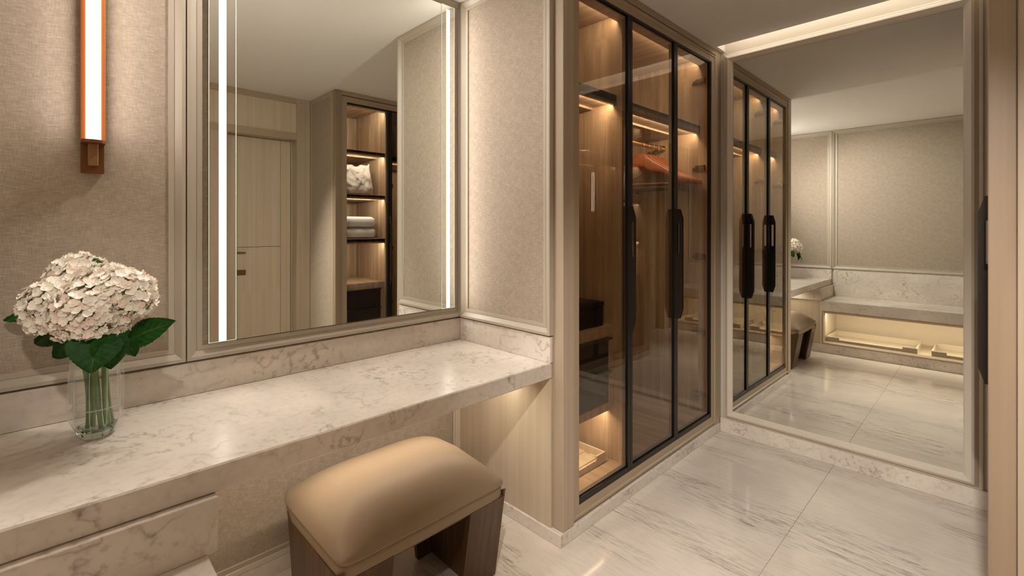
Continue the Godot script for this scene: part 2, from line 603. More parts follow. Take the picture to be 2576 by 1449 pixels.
func build_room() -> void:
	# floor: a bed of mortar under polished slabs, running with their veins towards the vanity
	var fl := struct("floor", bx(XL - 0.15, -0.12, -0.15, XR + 0.15, -0.012, 2.9, 0.0), M.groove, "pale veined marble floor laid in large slabs", "floor")
	var xs := [XL - 0.05, 0.62, 1.32, 2.62, XR + 0.05]
	var zs := [-0.05, 0.42, 1.336, 2.02, 2.75]
	for i in 4:
		for j in 4:
			part(fl, "slab", bx(xs[i] + 0.0006, -0.02, zs[j] + 0.0006, xs[i + 1] - 0.0006, 0.0, zs[j + 1] - 0.0006, 0.0006), M.floor)
	# shell
	struct("wall_front", bx(XL - 0.15, -0.05, -0.15, XR + 0.15, 2.75, 0.0, 0.0), M.wall, "wall behind the vanity and the first wardrobe", "wall")
	struct("wall_left", bx(XL - 0.15, -0.05, 0.0, XL, 2.75, 2.9, 0.0), M.wall, "wall behind the luggage bench", "wall")
	struct("wall_right", bx(XR, -0.05, 0.0, XR + 0.15, 2.75, 2.9, 0.0), M.wall, "end wall behind the tall dressing mirror", "wall")
	struct("wall_back", bx(XL - 0.15, -0.05, 2.66, XR + 0.15, 2.75, 2.9, 0.0), M.wall, "wall behind the doorways and the second wardrobe", "wall")
	var ce := struct("ceiling", bx(XL, CEIL, 0.0, 3.085, CEIL + 0.10, 2.66, 0.0), M.ceiling, "smooth off-white ceiling with a light slot along the end wall", "ceiling")
	part(ce, "ceiling_strip", bx(3.085, CEIL, 0.0, XR, CEIL + 0.10, 0.722, 0.0), M.ceiling)
	part(ce, "ceiling_strip", bx(3.085, CEIL, 1.95, XR, CEIL + 0.10, 2.66, 0.0), M.ceiling)
	part(ce, "ceiling_cap", bx(XL, 2.70, 0.0, XR, 2.75, 2.66, 0.0), M.ceiling)
	part(ce, "slot_lip", bx(3.075, CEIL + 0.10, 0.722, 3.085, CEIL + 0.135, 1.95, 0.0), M.ceiling)
	part(ce, "slot_side", bx(3.02, CEIL + 0.10, 0.70, XR, 2.70, 0.722, 0.0), M.ceiling)
	part(ce, "slot_side", bx(3.02, CEIL + 0.10, 1.95, XR, 2.70, 1.97, 0.0), M.ceiling)
	part(ce, "slot_back", bx(3.00, CEIL + 0.10, 0.70, 3.02, 2.70, 1.97, 0.0), M.ceiling)
	# the lamp in the slot washes the top of the end wall
	var t := thing("cove_light", "linear lamp hidden in the ceiling slot above the tall mirror", "lamp", Vector3(3.05, CEIL + 0.10, 1.33))
	part(t, "light_strip", bx(3.11, CEIL + 0.12, 0.75, 3.16, CEIL + 0.13, 1.92, 0.0), M.led)
	area(t, Vector3(3.135, CEIL + 0.118, 1.335), Vector3(0, -1, 0), Vector3(0, 0, 1), 0.05, 1.15, 0.10, WARM)

	# marble skirting
	struct("baseboard_right", bx(3.188, 0.0, 0.70, XR, 0.091, 1.965, 0.002), M.marble, "marble skirting under the tall dressing mirror", "skirting")
	var sk := MB.new()
	sk.box(Vector3(XS - 0.02, 0, 0.012), Vector3(XS + 0.04, 0.055, ZF + 0.002), 0.002)
	sk.box(Vector3(XS + 0.04, 0, ZF - 0.06), Vector3(3.188, 0.055, ZF + 0.002), 0.002)
	struct("baseboard_front", sk.mesh(), M.marble, "marble skirting round the foot of the first wardrobe", "skirting")
	struct("baseboard_back", bx(XB - 0.015, 0.0, ZB, 3.188, 0.055, ZB + 0.06, 0.002), M.marble, "marble skirting along the foot of the second wardrobe", "skirting")
	var um := thing("trim", "moulded cream skirting under the linen below the vanity top", "skirting", Vector3(0.9, 0, 0), "", "structure")
	part(um, "skirting_board", bx(0.272, 0.0, 0.0, XS - 0.02, 0.062, 0.016, 0.002), M.marble)
	part(um, "moulding", bx(0.272, 0.062, 0.0, XS - 0.02, 0.084, 0.019, 0.002), M.frame)
	part(um, "moulding", bx(0.272, 0.084, 0.0, XS - 0.02, 0.1, 0.014, 0.001), M.trim)

	# panels on the vanity wall
	var U := Vector3(1, 0, 0)
	var V := Vector3(0, 1, 0)
	panel("wall_panel", Vector3(XL + 0.002, 0.888, 0.001), U, V, 0.342 - XL - 0.003, CEIL - 0.89, "linen wall panel behind the flowers, carrying the wall lamp")
	panel("wall_panel", Vector3(0.345, 0.888, 0.001), U, V, 1.558 - 0.345, CEIL - 0.89, "linen wall panel framing the lit vanity mirror")
	var ul := thing("wall_panel", "linen covered wall panel under the vanity top", "wall panel", Vector3(0.9, 0.1, 0))
	part(ul, "fabric", bx(0.273, 0.1, 0.0, 1.50, 0.697, 0.010, 0.001), M.linen)
	part(ul, "edge_bead", bx(0.273, 0.1, 0.010, 1.50, 0.104, 0.016, 0.0005), M.frame)
	part(ul, "corner_trim", bx(1.503, 0.1, 0.0, 1.512, 0.70, 0.015, 0.001), M.frame)
	part(ul, "corner_trim", bx(1.516, 0.1, 0.0, 1.553, 0.70, 0.012, 0.001), M.frame)
	# return panel on the side of the first wardrobe, facing the vanity
	panel("wall_panel", Vector3(XS - 0.001, 0.886, 0.033), Vector3(0, 0, 1), V, 0.647 - 0.034, CEIL - 0.888, "narrow linen panel at the right end of the vanity")
	var rp := thing("wall_panel", "pale veneer panel under the right end of the vanity top", "wall panel", Vector3(XS, 0.055, 0.33))
	part(rp, "veneer_board", bx(XS - 0.012, 0.056, 0.013, XS, 0.697, 0.6365, 0.001), M.pale)
	# panels on the left wall
	panel("wall_panel", Vector3(XL + 0.001, 0.884, 0.642), Vector3(0, 0, -1), V, 0.61, CEIL - 0.886, "narrower linen panel in the corner behind the flowers")
	panel("wall_panel", Vector3(XL + 0.001, 0.884, 2.49), Vector3(0, 0, -1), V, 2.49 - 0.646, CEIL - 0.886, "wide linen panel above the luggage bench")
	# panel on the side of the second wardrobe
	panel("wall_panel", Vector3(XB + 0.001, 0.056, ZD - 0.012), Vector3(0, 0, -1), V, ZD - 0.012 - 2.018, CEIL - 0.058, "tall linen panel on the side of the second wardrobe")

	# tall dressing mirror on the end wall
	var em := thing("dressing_mirror", "tall dressing mirror in a cream moulded frame on the end wall", "mirror", Vector3(XR, 0.091, 1.33))
	var B := Basis(Vector3(0, 0, 1), 0.0)
	var N := Vector3(-1, 0.003, 0.002).normalized()
	var zz := (Vector3(0, 0, 1) - N * N.z).normalized()
	var yy := zz.cross(N) * -1.0
	if yy.y < 0: yy = -yy
	var mid := Vector3(3.17, 1.285, 1.335)
	var g := MB.new()
	var hw := 0.5445
	var hh := 1.1335
	g.quad(mid - zz * hw - yy * hh, mid + zz * hw - yy * hh, mid + zz * hw + yy * hh, mid - zz * hw + yy * hh)
	var bk := mid - N * 0.006
	g.quad(bk - zz * hw + yy * hh, bk + zz * hw + yy * hh, bk + zz * hw - yy * hh, bk - zz * hw - yy * hh)
	part(em, "mirror_glass", g.mesh(), M.mirror)
	part(em, "back_board", bx(3.18, 0.12, 0.76, 3.206, 2.45, 1.91, 0.001), M.groove)
	frame(em, "frame_rail", Vector3(XR - 0.001, 0.092, 0.7215), Vector3(0, 0, 1), V, 1.938 - 0.7215, 2.487 - 0.092, [Vector2(0, 0), Vector2(0, 0.018), Vector2(0.006, 0.022), Vector2(0.014, 0.024), Vector2(0.030, 0.052), Vector2(0.040, 0.057), Vector2(0.062, 0.050), Vector2(0.068, 0.044), Vector2(0.068, 0.03)], M.frame)

	# doorway wall: casing with two recessed pale doors and panels over them
	var dw := thing("trim", "pale casing round the two recessed doors", "door casing", Vector3(0.9, 0, ZD), "", "structure")
	for q in [[XL, 0.0, 0.42, CEIL], [0.93, 0.0, 1.06, 2.14], [1.613, 0.0, XB, CEIL]]:
		part(dw, "post", bx(q[0], q[1], ZD, q[2], q[3], 2.66, 0.002), M.pale_post)
	part(dw, "lintel", bx(0.42, 2.14, ZD, 1.613, 2.20, 2.66, 0.002), M.trim2)
	part(dw, "header", bx(0.42, 2.20, ZD + 0.012, 1.613, 2.467, 2.66, 0.001), M.pale)
	part(dw, "top_rail", bx(0.42, 2.467, ZD, 1.613, CEIL, 2.66, 0.002), M.trim2)
	for q in [[1, 1.06, 1.613, "pale recessed door nearest the second wardrobe"], [2, 0.42, 0.93, "pale recessed door nearest the luggage bench"]]:
		var d := thing("door_%d" % q[0], q[3], "door", Vector3((q[1] + q[2]) / 2, 0, 2.62), "", "structure")
		var x0: float = q[1] + 0.012
		var x1: float = q[2] - 0.012
		part(d, "jamb", bx(q[1], 0.0, 2.61, x0, 2.14, 2.66, 0.001), M.trim)
		part(d, "jamb", bx(x1, 0.0, 2.61, q[2], 2.14, 2.66, 0.001), M.trim)
		part(d, "stile", bx(x0 + 0.003, 0.004, 2.618, x0 + 0.088, 2.137, 2.658, 0.002), M.pale)
		part(d, "stile", bx(x1 - 0.088, 0.004, 2.618, x1 - 0.003, 2.137, 2.658, 0.002), M.pale)
		part(d, "door_panel", bx(x0 + 0.089, 1.1815, 2.622, x1 - 0.089, 2.137, 2.658, 0.002), M.pale)
		part(d, "door_panel", bx(x0 + 0.089, 0.004, 2.622, x1 - 0.089, 1.1785, 2.658, 0.002), M.pale)
		if q[0] == 1:
			part(d, "lock_plate", bx(x0 + 0.09, 0.94, 2.616, x0 + 0.155, 0.985, 2.623, 0.001), M.bronze)
			part(d, "handle", bx(x0 + 0.09, 1.128, 2.600, x0 + 0.15, 1.138, 2.621, 0.002), M.bronze)

# ------------------------------------------------------------------ vanity: top, mirror, wall lamp
func build_vanity() -> void:
	var t := thing("vanity_counter", "white veined marble vanity top with upstands along the wall", "counter", Vector3(0.63, 0.69, 0.32))
	part(t, "top_slab", bx(XL + 0.001, 0.699, 0.016, XS - 0.002, YK, ZK, 0.004), M.marble)
	part(t, "upstand", bx(XL + 0.022, YK, 0.0015, XS - 0.002, 0.879, 0.02, 0.002), M.marble)
	part(t, "upstand", bx(XS - 0.019, YK, 0.0205, XS - 0.001, 0.879, ZK + 0.003, 0.002), M.marble)
	part(t, "upstand", bx(XL + 0.001, YK, 0.0205, XL + 0.02, 0.879, ZK, 0.002), M.marble)
	var ll := thing("counter_light", "linear lamp under the front of the vanity top", "lamp", Vector3(0.9, 0.69, 0.58))
	part(ll, "light_strip", bx(0.32, 0.690, 0.395, XS - 0.02, 0.699, 0.415, 0.0), M.led)
	area(ll, Vector3(0.93, 0.688, 0.405), Vector3(0, -1, -0.2), Vector3(1, 0, 0), 0.02, 1.2, 0.30, WARM2)

	var m := thing("vanity_mirror", "wall mirror above the vanity with two vertical light strips", "mirror", Vector3(0.95, 0.94, 0.02))
	part(m, "back_board", bx(0.42, 0.95, 0.012, 1.485, 2.47, 0.022, 0.001), M.groove)
	part(m, "mirror_glass", bx(0.4955, 0.940, 0.022, 1.4145, 2.474, 0.030, 0.0008), M.mirror)
	for q in [[0.408, 0.495, 0.440, 0.463, 2.46], [1.415, 1.4965, 1.4455, 1.4645, 2.455]]:
		var sm := part(m, "side_mirror", bx(q[0], 0.940, 0.022, q[1], 2.476, 0.0315, 0.0008), M.mirror_haze)
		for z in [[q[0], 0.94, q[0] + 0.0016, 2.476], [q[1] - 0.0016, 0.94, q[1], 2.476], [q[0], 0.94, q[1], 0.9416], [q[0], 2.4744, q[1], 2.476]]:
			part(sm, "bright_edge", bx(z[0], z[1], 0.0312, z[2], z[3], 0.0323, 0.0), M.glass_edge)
		part(sm, "light_strip", bx(q[2], 0.943, 0.030, q[3], q[4], 0.0335, 0.0), M.strip)
		area(m, Vector3((q[2] + q[3]) / 2, (0.943 + q[4]) / 2, 0.0355), Vector3(0, 0, 1), Vector3.UP, q[3] - q[2], q[4] - 0.943, 0.30, WARM)

	# wall lamp: copper back plate, opal half tube on crescent ends, a socket below
	var s := thing("wall_lamp", "tall copper wall lamp with a glowing opal tube", "lamp", Vector3(0.103, 1.52, 0.012))
	var cx := 0.1005
	var y1 := 2.36
	part(s, "back_plate", bx(cx - 0.0275, 1.517, 0.014, cx + 0.0275, y1, 0.036, 0.0015), M.bronze)
	for sd in [-1.0, 1.0]:
		part(s, "side_rail", bx(cx + sd * 0.0225 - 0.0055, 1.612, 0.036, cx + sd * 0.0225 + 0.0055, y1 - 0.095, 0.066, 0.0015), M.copper)
	var b := MB.new()
	var rows := []
	for y in [1.614, y1 - 0.10]:
		var row := PackedVector3Array()
		for k in 17:
			var w := PI * k / 16.0
			row.append(Vector3(cx - cos(w) * 0.0175, y, 0.066 + sin(w) * 0.022))
		rows.append(row)
	b.grid(rows, true)
	part(s, "opal_tube", b.mesh(), M.tube)
	for y in [1.605, y1 - 0.10]:
		b = MB.new()
		var poly := [Vector2(-0.0285, 0.0), Vector2(0.0285, 0.0)]
		for k in range(1, 12):
			var w := PI * k / 12.0
			poly.append(Vector2(cos(w) * 0.0285, 0.034 + sin(w) * 0.022))
		b.prism(poly, Vector3(cx, y + 0.009, 0.036), Vector3(1, 0, 0), Vector3(0, 0, 1), 0.009)
		part(s, "end_cap", b.mesh(), M.bronze)
	part(s, "socket", bx(cx - 0.012, 1.538, 0.036, cx + 0.012, 1.606, 0.062, 0.002), M.socket)
	area(s, Vector3(cx, 1.94, 0.0905), Vector3(0, 0, 1), Vector3.UP, 0.03, 0.62, 0.22, WARM)
	area(s, Vector3(cx, y1 - 0.085, 0.068), Vector3(0, 1, 0.25), Vector3(0, 0, 1), 0.03, 0.03, 0.055, WARM)
	for sd in [-1.0, 1.0]:
		area(s, Vector3(cx + sd * 0.0295, 1.94, 0.072), Vector3(sd, 0, 0.1), Vector3.UP, 0.02, 0.62, 0.07, WARM)

# ------------------------------------------------------------------ luggage bench
func build_bench() -> void:
	var x1 := 0.275
	var z0 := 0.658
	var z1 := 2.497
	var t := thing("luggage_bench", "low marble luggage bench with a lit open compartment", "bench", Vector3(0, 0, 1.6))
	part(t, "top_slab", bx(XL + 0.001, 0.457, z0 - 0.0185, x1, 0.566, z1, 0.003), M.marble)
	part(t, "upstand", bx(XL + 0.001, 0.566, z0 + 0.0015, XL + 0.02, 0.882, z1, 0.002), M.marble)
	part(t, "end_upstand", bx(XL + 0.001, 0.566, 0.0125, 0.297, 0.698, z0, 0.002), M.marble)
	part(t, "plinth", bx(XL + 0.001, 0.0, 0.002, x1 - 0.006, 0.099, z1, 0.002), M.marble)
	part(t, "end_panel", bx(XL + 0.001, 0.1, 0.002, x1 - 0.004, 0.5655, z0 - 0.019, 0.002), M.pale)
	part(t, "end_panel", bx(XL + 0.001, 0.1, z0 - 0.0185, x1 - 0.004, 0.4565, z0 + 0.022, 0.002), M.cream)
	part(t, "back_board", bx(XL + 0.001, 0.1, z0 + 0.0225, XL + 0.015, 0.456, z1, 0.001), M.cream)
	part(t, "shelf_board", bx(XL + 0.016, 0.1, z0 + 0.0225, x1 - 0.03, 0.116, z1, 0.001), M.cream)
	part(t, "ceiling_board", bx(XL + 0.016, 0.440, z0 + 0.0225, x1 - 0.03, 0.456, z1, 0.001), M.pale)
	frame(t, "frame_rail", Vector3(x1 - 0.029, 0.1, z1), Vector3(0, 0, -1), Vector3(0, 1, 0), z1 - z0 - 0.002, 0.356, [Vector2(0, 0), Vector2(0, 0.027), Vector2(0.008, 0.027), Vector2(0.024, 0.012), Vector2(0.026, 0.0), Vector2(0.026, -0.012)], M.trim2)
	part(t, "light_strip", bx(x1 - 0.055, 0.432, z0 + 0.03, x1 - 0.04, 0.439, z1 - 0.02, 0.0), M.led)
	area(t, Vector3(x1 - 0.048, 0.430, (z0 + z1) / 2), Vector3(-0.45, -1, 0), Vector3(0, 0, 1), 0.015, z1 - z0 - 0.06, 0.62, WARM2)
	for q in [[0.697, 1.455, 0.115, 0.113, "long pale wooden tray in the bench, at the vanity end"], [1.560, 2.30, 0.108, 0.108, "long pale wooden tray in the bench, at the door end"]]:
		var y := 0.1165
		var a: float = q[0]
		var bb: float = q[1]
		var tr := thing("wooden_tray", q[4], "tray", Vector3(0.0, y, (a + bb) / 2), "trays in the luggage bench")
		part(tr, "base_board", bx(-0.20, y, a, x1 - 0.046, y + 0.008, bb, 0.001), M.cream)
		part(tr, "side_board", bx(-0.20, y + 0.008, a, x1 - 0.046, y + 0.062, a + 0.012, 0.001), M.cream)
		part(tr, "side_board", bx(-0.20, y + 0.008, bb - 0.012, x1 - 0.046, y + 0.062, bb, 0.001), M.cream)
		part(tr, "back_board", bx(-0.212, y, a, -0.20, y + 0.062, bb, 0.001), M.cream)
		var b := MB.new()
		b.box(Vector3(x1 - 0.046, y, a), Vector3(x1 - 0.034, y + 0.06, a + q[2]), 0.001)
		b.box(Vector3(x1 - 0.046, y, bb - q[3]), Vector3(x1 - 0.034, y + 0.06, bb), 0.001)
		b.box(Vector3(x1 - 0.046, y, a + q[2]), Vector3(x1 - 0.034, y + 0.038, bb - q[3]), 0.001)
		part(tr, "front_board", b.mesh(), M.pale_post)

# ------------------------------------------------------------------ wardrobes
# z of the front, and which way is into the wardrobe: w(a) = a metres behind the front
func door(t: Node3D, x0: float, x1: float, y0: float, y1: float, zf: float, into: float, handle_right: bool, glass: Material, hinge_x: float) -> void:
	var f := func(a: float, b: float) -> Array: return [minf(zf + into * a, zf + into * b), maxf(zf + into * a, zf + into * b)]
	var z = f.call(0.0, 0.022)
	var b := MB.new()
	var w := 0.020
	b.box(Vector3(x0, y0, z[0]), Vector3(x0 + w, y1, z[1]), 0.0015)
	b.box(Vector3(x1 - w, y0, z[0]), Vector3(x1, y1, z[1]), 0.0015)
	b.box(Vector3(x0 + w, y0, z[0]), Vector3(x1 - w, y0 + w + 0.008, z[1]), 0.0015)
	b.box(Vector3(x0 + w, y1 - w, z[0]), Vector3(x1 - w, y1, z[1]), 0.0015)
	var d := part(t, "door", b.mesh(), M.black)
	z = f.call(0.009, 0.013)
	if glass == M.clear_glass:
		part(d, "glass_pane", one_sheet(Vector3(x0 + w, y0 + w, zf + into * 0.011), x1 - x0 - 2 * w, y1 - y0 - 2 * w), glass)
	else:
		part(d, "glass_pane", bx(x0 + w - 0.002, y0 + w, z[0], x1 - w + 0.002, y1 - w + 0.002, z[1], 0.0), glass)
	# inner bead that carries the pane
	z = f.call(0.014, 0.034)
	var bd := MB.new()
	for q in [[x0 + w - 0.001, y0 + w, x0 + w + 0.007, y1 - w], [x1 - w - 0.007, y0 + w, x1 - w + 0.001, y1 - w], [x0 + w, y0 + w + 0.007, x1 - w, y0 + w + 0.014], [x0 + w, y1 - w - 0.007, x1 - w, y1 - w]]:
		bd.box(Vector3(q[0], q[1], z[0]), Vector3(q[2], q[3], z[1]), 0.001)
	part(d, "glazing_bead", bd.mesh(), M.bead)
	# handle: an upright plate with chamfered ends and a slot
	var hx := x1 - 0.013 if handle_right else x0 + 0.007
	var h0 := 0.826
	var h1 := 1.456
	var hb := MB.new()
	var o := Vector3(hx if into < 0 else hx + 0.003, 0, zf)
	var Uz := Vector3(0, 0, -into)
	var pieces := [
		[Vector2(0, h0), Vector2(0.024, h0), Vector2(0.041, h0 + 0.055), Vector2(0.041, 1.205), Vector2(0, 1.205)],
		[Vector2(0, 1.378), Vector2(0.041, 1.378), Vector2(0.041, h1 - 0.055), Vector2(0.024, h1), Vector2(0, h1)],
		[Vector2(0, 1.205), Vector2(0.011, 1.205), Vector2(0.011, 1.378), Vector2(0, 1.378)],
		[Vector2(0.026, 1.205), Vector2(0.041, 1.205), Vector2(0.041, 1.378), Vector2(0.026, 1.378)]]
	for q in pieces: hb.prism(q, o, Uz, Vector3(0, 1, 0), 0.003)
	part(d, "handle", hb.mesh(), M.handle)
	# hinges on the inside of the panel beside the door
	var sd := 1.0 if hinge_x > (x0 + x1) / 2 else -1.0
	for y in [0.264, 0.67, 1.16, 1.735, 2.30]:
		var hg := MB.new()
		var zz := func(a: float, bq: float, xa: float, xb: float, ya: float, yb: float) -> void:
			var r = f.call(a, bq)
			var p := hinge_x - sd * xa
			var q := hinge_x - sd * xb
			hg.box(Vector3(minf(p, q), y + ya, r[0]), Vector3(maxf(p, q), y + yb, r[1]), 0.001)
		zz.call(0.045, 0.095, 0.0, 0.004, -0.022, 0.022)
		zz.call(0.042, 0.105, 0.004, 0.016, -0.009, 0.009)
		zz.call(0.040, 0.075, 0.016, 0.022, -0.007, 0.011)
		zz.call(0.090, 0.112, 0.002, 0.012, -0.012, -0.002)
		zz.call(0.026, 0.044, 0.008, 0.030, -0.006, 0.006)
		zz.call(0.022, 0.030, 0.010, 0.036, -0.019, -0.009)
		zz.call(0.022, 0.030, 0.010, 0.036, 0.009, 0.019)
		zz.call(0.022, 0.028, 0.010, 0.036, -0.010, 0.010)
		part(d, "hinge", hg.mesh(), M.chrome)

func one_sheet(o: Vector3, w: float, h: float) -> ArrayMesh:
	var b := MB.new()
	b.quad(o, o + Vector3(w, 0, 0), o + Vector3(w, h, 0), o + Vector3(0, h, 0))
	return b.mesh()

func lit_shelf(t: Node3D, x0: float, x1: float, y0: float, y1: float, zfront: float, zback: float, into: float, energy: float) -> void:
	var a := minf(zfront, zback)
	var b := maxf(zfront, zback)
	var s := part(t, "shelf", bx(x0, y0 + 0.012, a, x1, y1, b, 0.001), M.oak)
	var e := zfront + into * 0.02
	part(s, "shelf_lip", bx(x0, y0, minf(zfront, e), x1, y1 - 0.0005, maxf(zfront, e), 0.001), M.oak_dark)
	var p := zfront + into * 0.15
	part(s, "shelf_apron", bx(x0, y0, minf(p, zback), x1, y0 + 0.0125, maxf(p, zback), 0.001), M.oak)
	# the strip sits on the back of the lip and shines into the recess and down
	var l0 := zfront + into * 0.0205
	var l1 := zfront + into * 0.0245
	part(s, "light_strip", bx(x0 + 0.002, y0 + 0.003, minf(l0, l1), x1 - 0.002, y0 + 0.011, maxf(l0, l1), 0.0), M.led)
	area(t, Vector3((x0 + x1) / 2, y0 + 0.006, zfront + into * 0.0265), Vector3(0, -0.8, into), Vector3(1, 0, 0), 0.01, x1 - x0 - 0.01, energy, WARM2)

func carcass(t: Node3D, x0: float, x1: float, xp: float, zf: float, zb: float, into: float) -> void:
	# boards from y = 0.14 to 2.41 between x0 and x1, with a partition at xp
	var a := minf(zf + into * 0.03, zb)
	var b := maxf(zf + into * 0.03, zb)
	part(t, "side_board", bx(x0 - 0.02, 0.12, a, x0, 2.468, b, 0.0), M.oak)
	part(t, "side_board", bx(x1, 0.12, a, x1 + 0.02, 2.468, b, 0.0), M.oak)
	part(t, "partition", bx(xp, 0.14, minf(zf + into * 0.036, zb), xp + 0.022, 2.447, maxf(zf + into * 0.036, zb), 0.001), M.oak)
	part(t, "back_board", bx(x0, 0.12, minf(zb, zb + into * 0.02), x1, 2.468, maxf(zb, zb + into * 0.02), 0.0), M.oak)
	part(t, "floor_board", bx(x0, 0.12, a, x1, 0.14, b, 0.001), M.oak_flat)
	part(t, "top_board", bx(x0, 2.448, a, x1, 2.468, b, 0.001), M.oak_flat)
	part(t, "top_fascia", bx(x0, 2.408, minf(zf + into * 0.03, zf + into * 0.085), x1, 2.438, maxf(zf + into * 0.03, zf + into * 0.085), 0.001), M.oak_flat)
	part(t, "skirting_strip", bx(x0, 0.14, minf(zb - into * 0.012, zb), x1, 0.20, maxf(zb - into * 0.012, zb), 0.001), M.oak)

func build_wardrobe_one() -> void:
	M.oak_flat = textured(M.oak.albedo_texture, Vector2(0.6, 1.5), 0.45)
	M.bead = plain(Color(0.30, 0.25, 0.19), 0.4)
	M.handle = plain(Color(0.125, 0.098, 0.075), 0.36)
	var t := thing("wardrobe", "built-in wardrobe with three bronze glass doors beside the vanity", "wardrobe", Vector3(2.38, 0.055, 0.35))
	# outer post and trims
	part(t, "corner_post", bx(XS, 0.056, 0.6475, 1.634, CEIL - 0.001, ZF, 0.002), M.pale_post)
	part(t, "side_panel", bx(XS + 0.001, 0.056, 0.002, 1.62, CEIL - 0.001, 0.6465, 0.001), M.pale_post)
	part(t, "end_post", bx(3.125, 0.056, 0.60, XR - 0.001, CEIL - 0.001, ZF - 0.001, 0.001), M.pale_post)
	part(t, "cornice", bx(1.634, 2.478, 0.60, 3.125, CEIL - 0.001, ZF - 0.002, 0.002), M.trim2)
	part(t, "cornice_bead", bx(1.634, 2.471, 0.60, 3.125, 2.4775, ZF - 0.014, 0.001), M.groove)
	part(t, "bottom_rail", bx(1.634, 0.056, 0.60, 3.125, 0.074, ZF - 0.010, 0.001), M.trim2)
	frame(t, "frame_rail", Vector3(1.634, 0.075, 0.66), Vector3(1, 0, 0), Vector3(0, 1, 0), 3.125 - 1.634, 2.470 - 0.075, [Vector2(0, 0), Vector2(0, 0.038), Vector2(0.009, 0.038), Vector2(0.013, 0.032), Vector2(0.045, 0.030), Vector2(0.045, 0.0)], M.trim2)
	var x0 := 1.66
	var x1 := 3.05
	var xp := 2.10
	carcass(t, x0, x1, xp, ZF, 0.04, -1.0)
	# the top lamp hides behind the fascia; it lights every bay
	part(t, "light_strip", bx(x0 + 0.01, 2.424, ZF - 0.089, x1 - 0.01, 2.436, ZF - 0.086, 0.0), M.led)
	area(t, Vector3((x0 + xp) / 2, 2.430, ZF - 0.091), Vector3(0, -0.9, -1), Vector3(1, 0, 0), 0.012, xp - x0 - 0.02, 0.13, WARM2)
	area(t, Vector3((xp + x1) / 2 + 0.01, 2.430, ZF - 0.091), Vector3(0, -0.9, -1), Vector3(1, 0, 0), 0.012, x1 - xp - 0.04, 0.26, WARM2)
	lit_shelf(t, x0, xp, 1.982, 2.034, 0.607, 0.06, -1.0, 0.15)
	lit_shelf(t, xp + 0.022, x1, 1.960, 2.016, 0.622, 0.06, -1.0, 0.30)
	# drawers in the narrow bay
	var dr := part(t, "drawer_unit", bx(x0, 0.41, 0.06, xp, 0.450, 0.585, 0.001), M.oak)
	part(dr, "unit_top", bx(x0, 0.790, 0.06, xp, 0.844, 0.585, 0.001), M.oak)
	part(dr, "unit_side", bx(xp - 0.036, 0.450, 0.06, xp, 0.790, 0.585, 0.001), M.oak)
	part(dr, "unit_side", bx(x0, 0.450, 0.06, x0 + 0.036, 0.790, 0.585, 0.001), M.oak)
	for y in [0.452, 0.622]:
		var w := x1
		part(dr, "drawer_front", bx(x0 + 0.037, y, 0.10, xp - 0.037, y + 0.158, 0.580, 0.001), M.smoke)
		part(dr, "drawer_pull", bx(x0 + 0.037, y + 0.158, 0.56, xp - 0.034, y + 0.166, 0.606, 0.001), M.black)
		part(dr, "drawer_edge", bx(xp - 0.0395, y, 0.574, xp - 0.0365, y + 0.158, 0.5815, 0.0), M.black)
	part(dr, "light_strip", bx(x0 + 0.01, 0.402, 0.53, xp - 0.01, 0.4095, 0.545, 0.0), M.led)
	area(t, Vector3((x0 + xp) / 2, 0.400, 0.535), Vector3(0, -1, -0.4), Vector3(1, 0, 0), 0.012, xp - x0 - 0.03, 0.12, WARM2)
	# hanging rail
	var rb := MB.new()
	rb.tube([Vector3(xp + 0.024, 1.893, 0.36), Vector3(x1 - 0.002, 1.893, 0.36)], 0.0145, 14)
	var rail := part(t, "hanging_rail", rb.mesh(), M.steel)
	for x in [xp + 0.0225, x1 - 0.008]:
		rb = MB.new()
		rb.tube([Vector3(x, 1.893, 0.36), Vector3(x + 0.0075, 1.893, 0.36)], 0.024, 16)
		part(rail, "rail_bracket", rb.mesh(), M.steel)
	# doors
	door(t, 1.638, 2.106, 0.118, 2.436, ZF - 0.012, -1.0, true, M.bronze_glass, x0)
	door(t, 2.109, 2.596, 0.118, 2.436, ZF - 0.012, -1.0, true, M.bronze_glass, xp + 0.022)
	door(t, 2.599, 3.081, 0.118, 2.436, ZF - 0.012, -1.0, false, M.bronze_glass, x1)
	# contents
	var bxn := thing("storage_box", "black lidded box on the drawers of the first wardrobe", "box", Vector3(1.93, 0.844, 0.45))
	part(bxn, "body", bx(1.80, 0.8445, 0.36, 2.058, 0.942, 0.555, 0.004), M.black_soft)
	part(bxn, "lid", bx(1.797, 0.945, 0.357, 2.061, 0.968, 0.558, 0.004), M.black_soft)
	part(bxn, "lid_inset", bx(1.835, 0.9675, 0.40, 2.02, 0.970, 0.515, 0.001), M.black)
	var tr := thing("shoe_tray", "pale wooden tray on the floor of the first wardrobe", "tray", Vector3(1.86, 0.14, 0.45))
	part(tr, "base_board", bx(1.68, 0.1405, 0.20, 2.063, 0.150, 0.565, 0.001), M.pale)
	part(tr, "side_board", bx(2.051, 0.150, 0.20, 2.063, 0.192, 0.565, 0.001), M.pale)
	part(tr, "side_board", bx(1.68, 0.150, 0.20, 1.692, 0.192, 0.565, 0.001), M.pale)
	part(tr, "back_board", bx(1.692, 0.150, 0.20, 2.051, 0.192, 0.212, 0.001), M.pale)
	var fb := MB.new()
	fb.box(Vector3(1.692, 0.150, 0.553), Vector3(1.985, 0.172, 0.565), 0.001)
	fb.box(Vector3(1.985, 0.150, 0.553), Vector3(2.051, 0.192, 0.565), 0.001)
	part(tr, "front_board", fb.mesh(), M.pale)
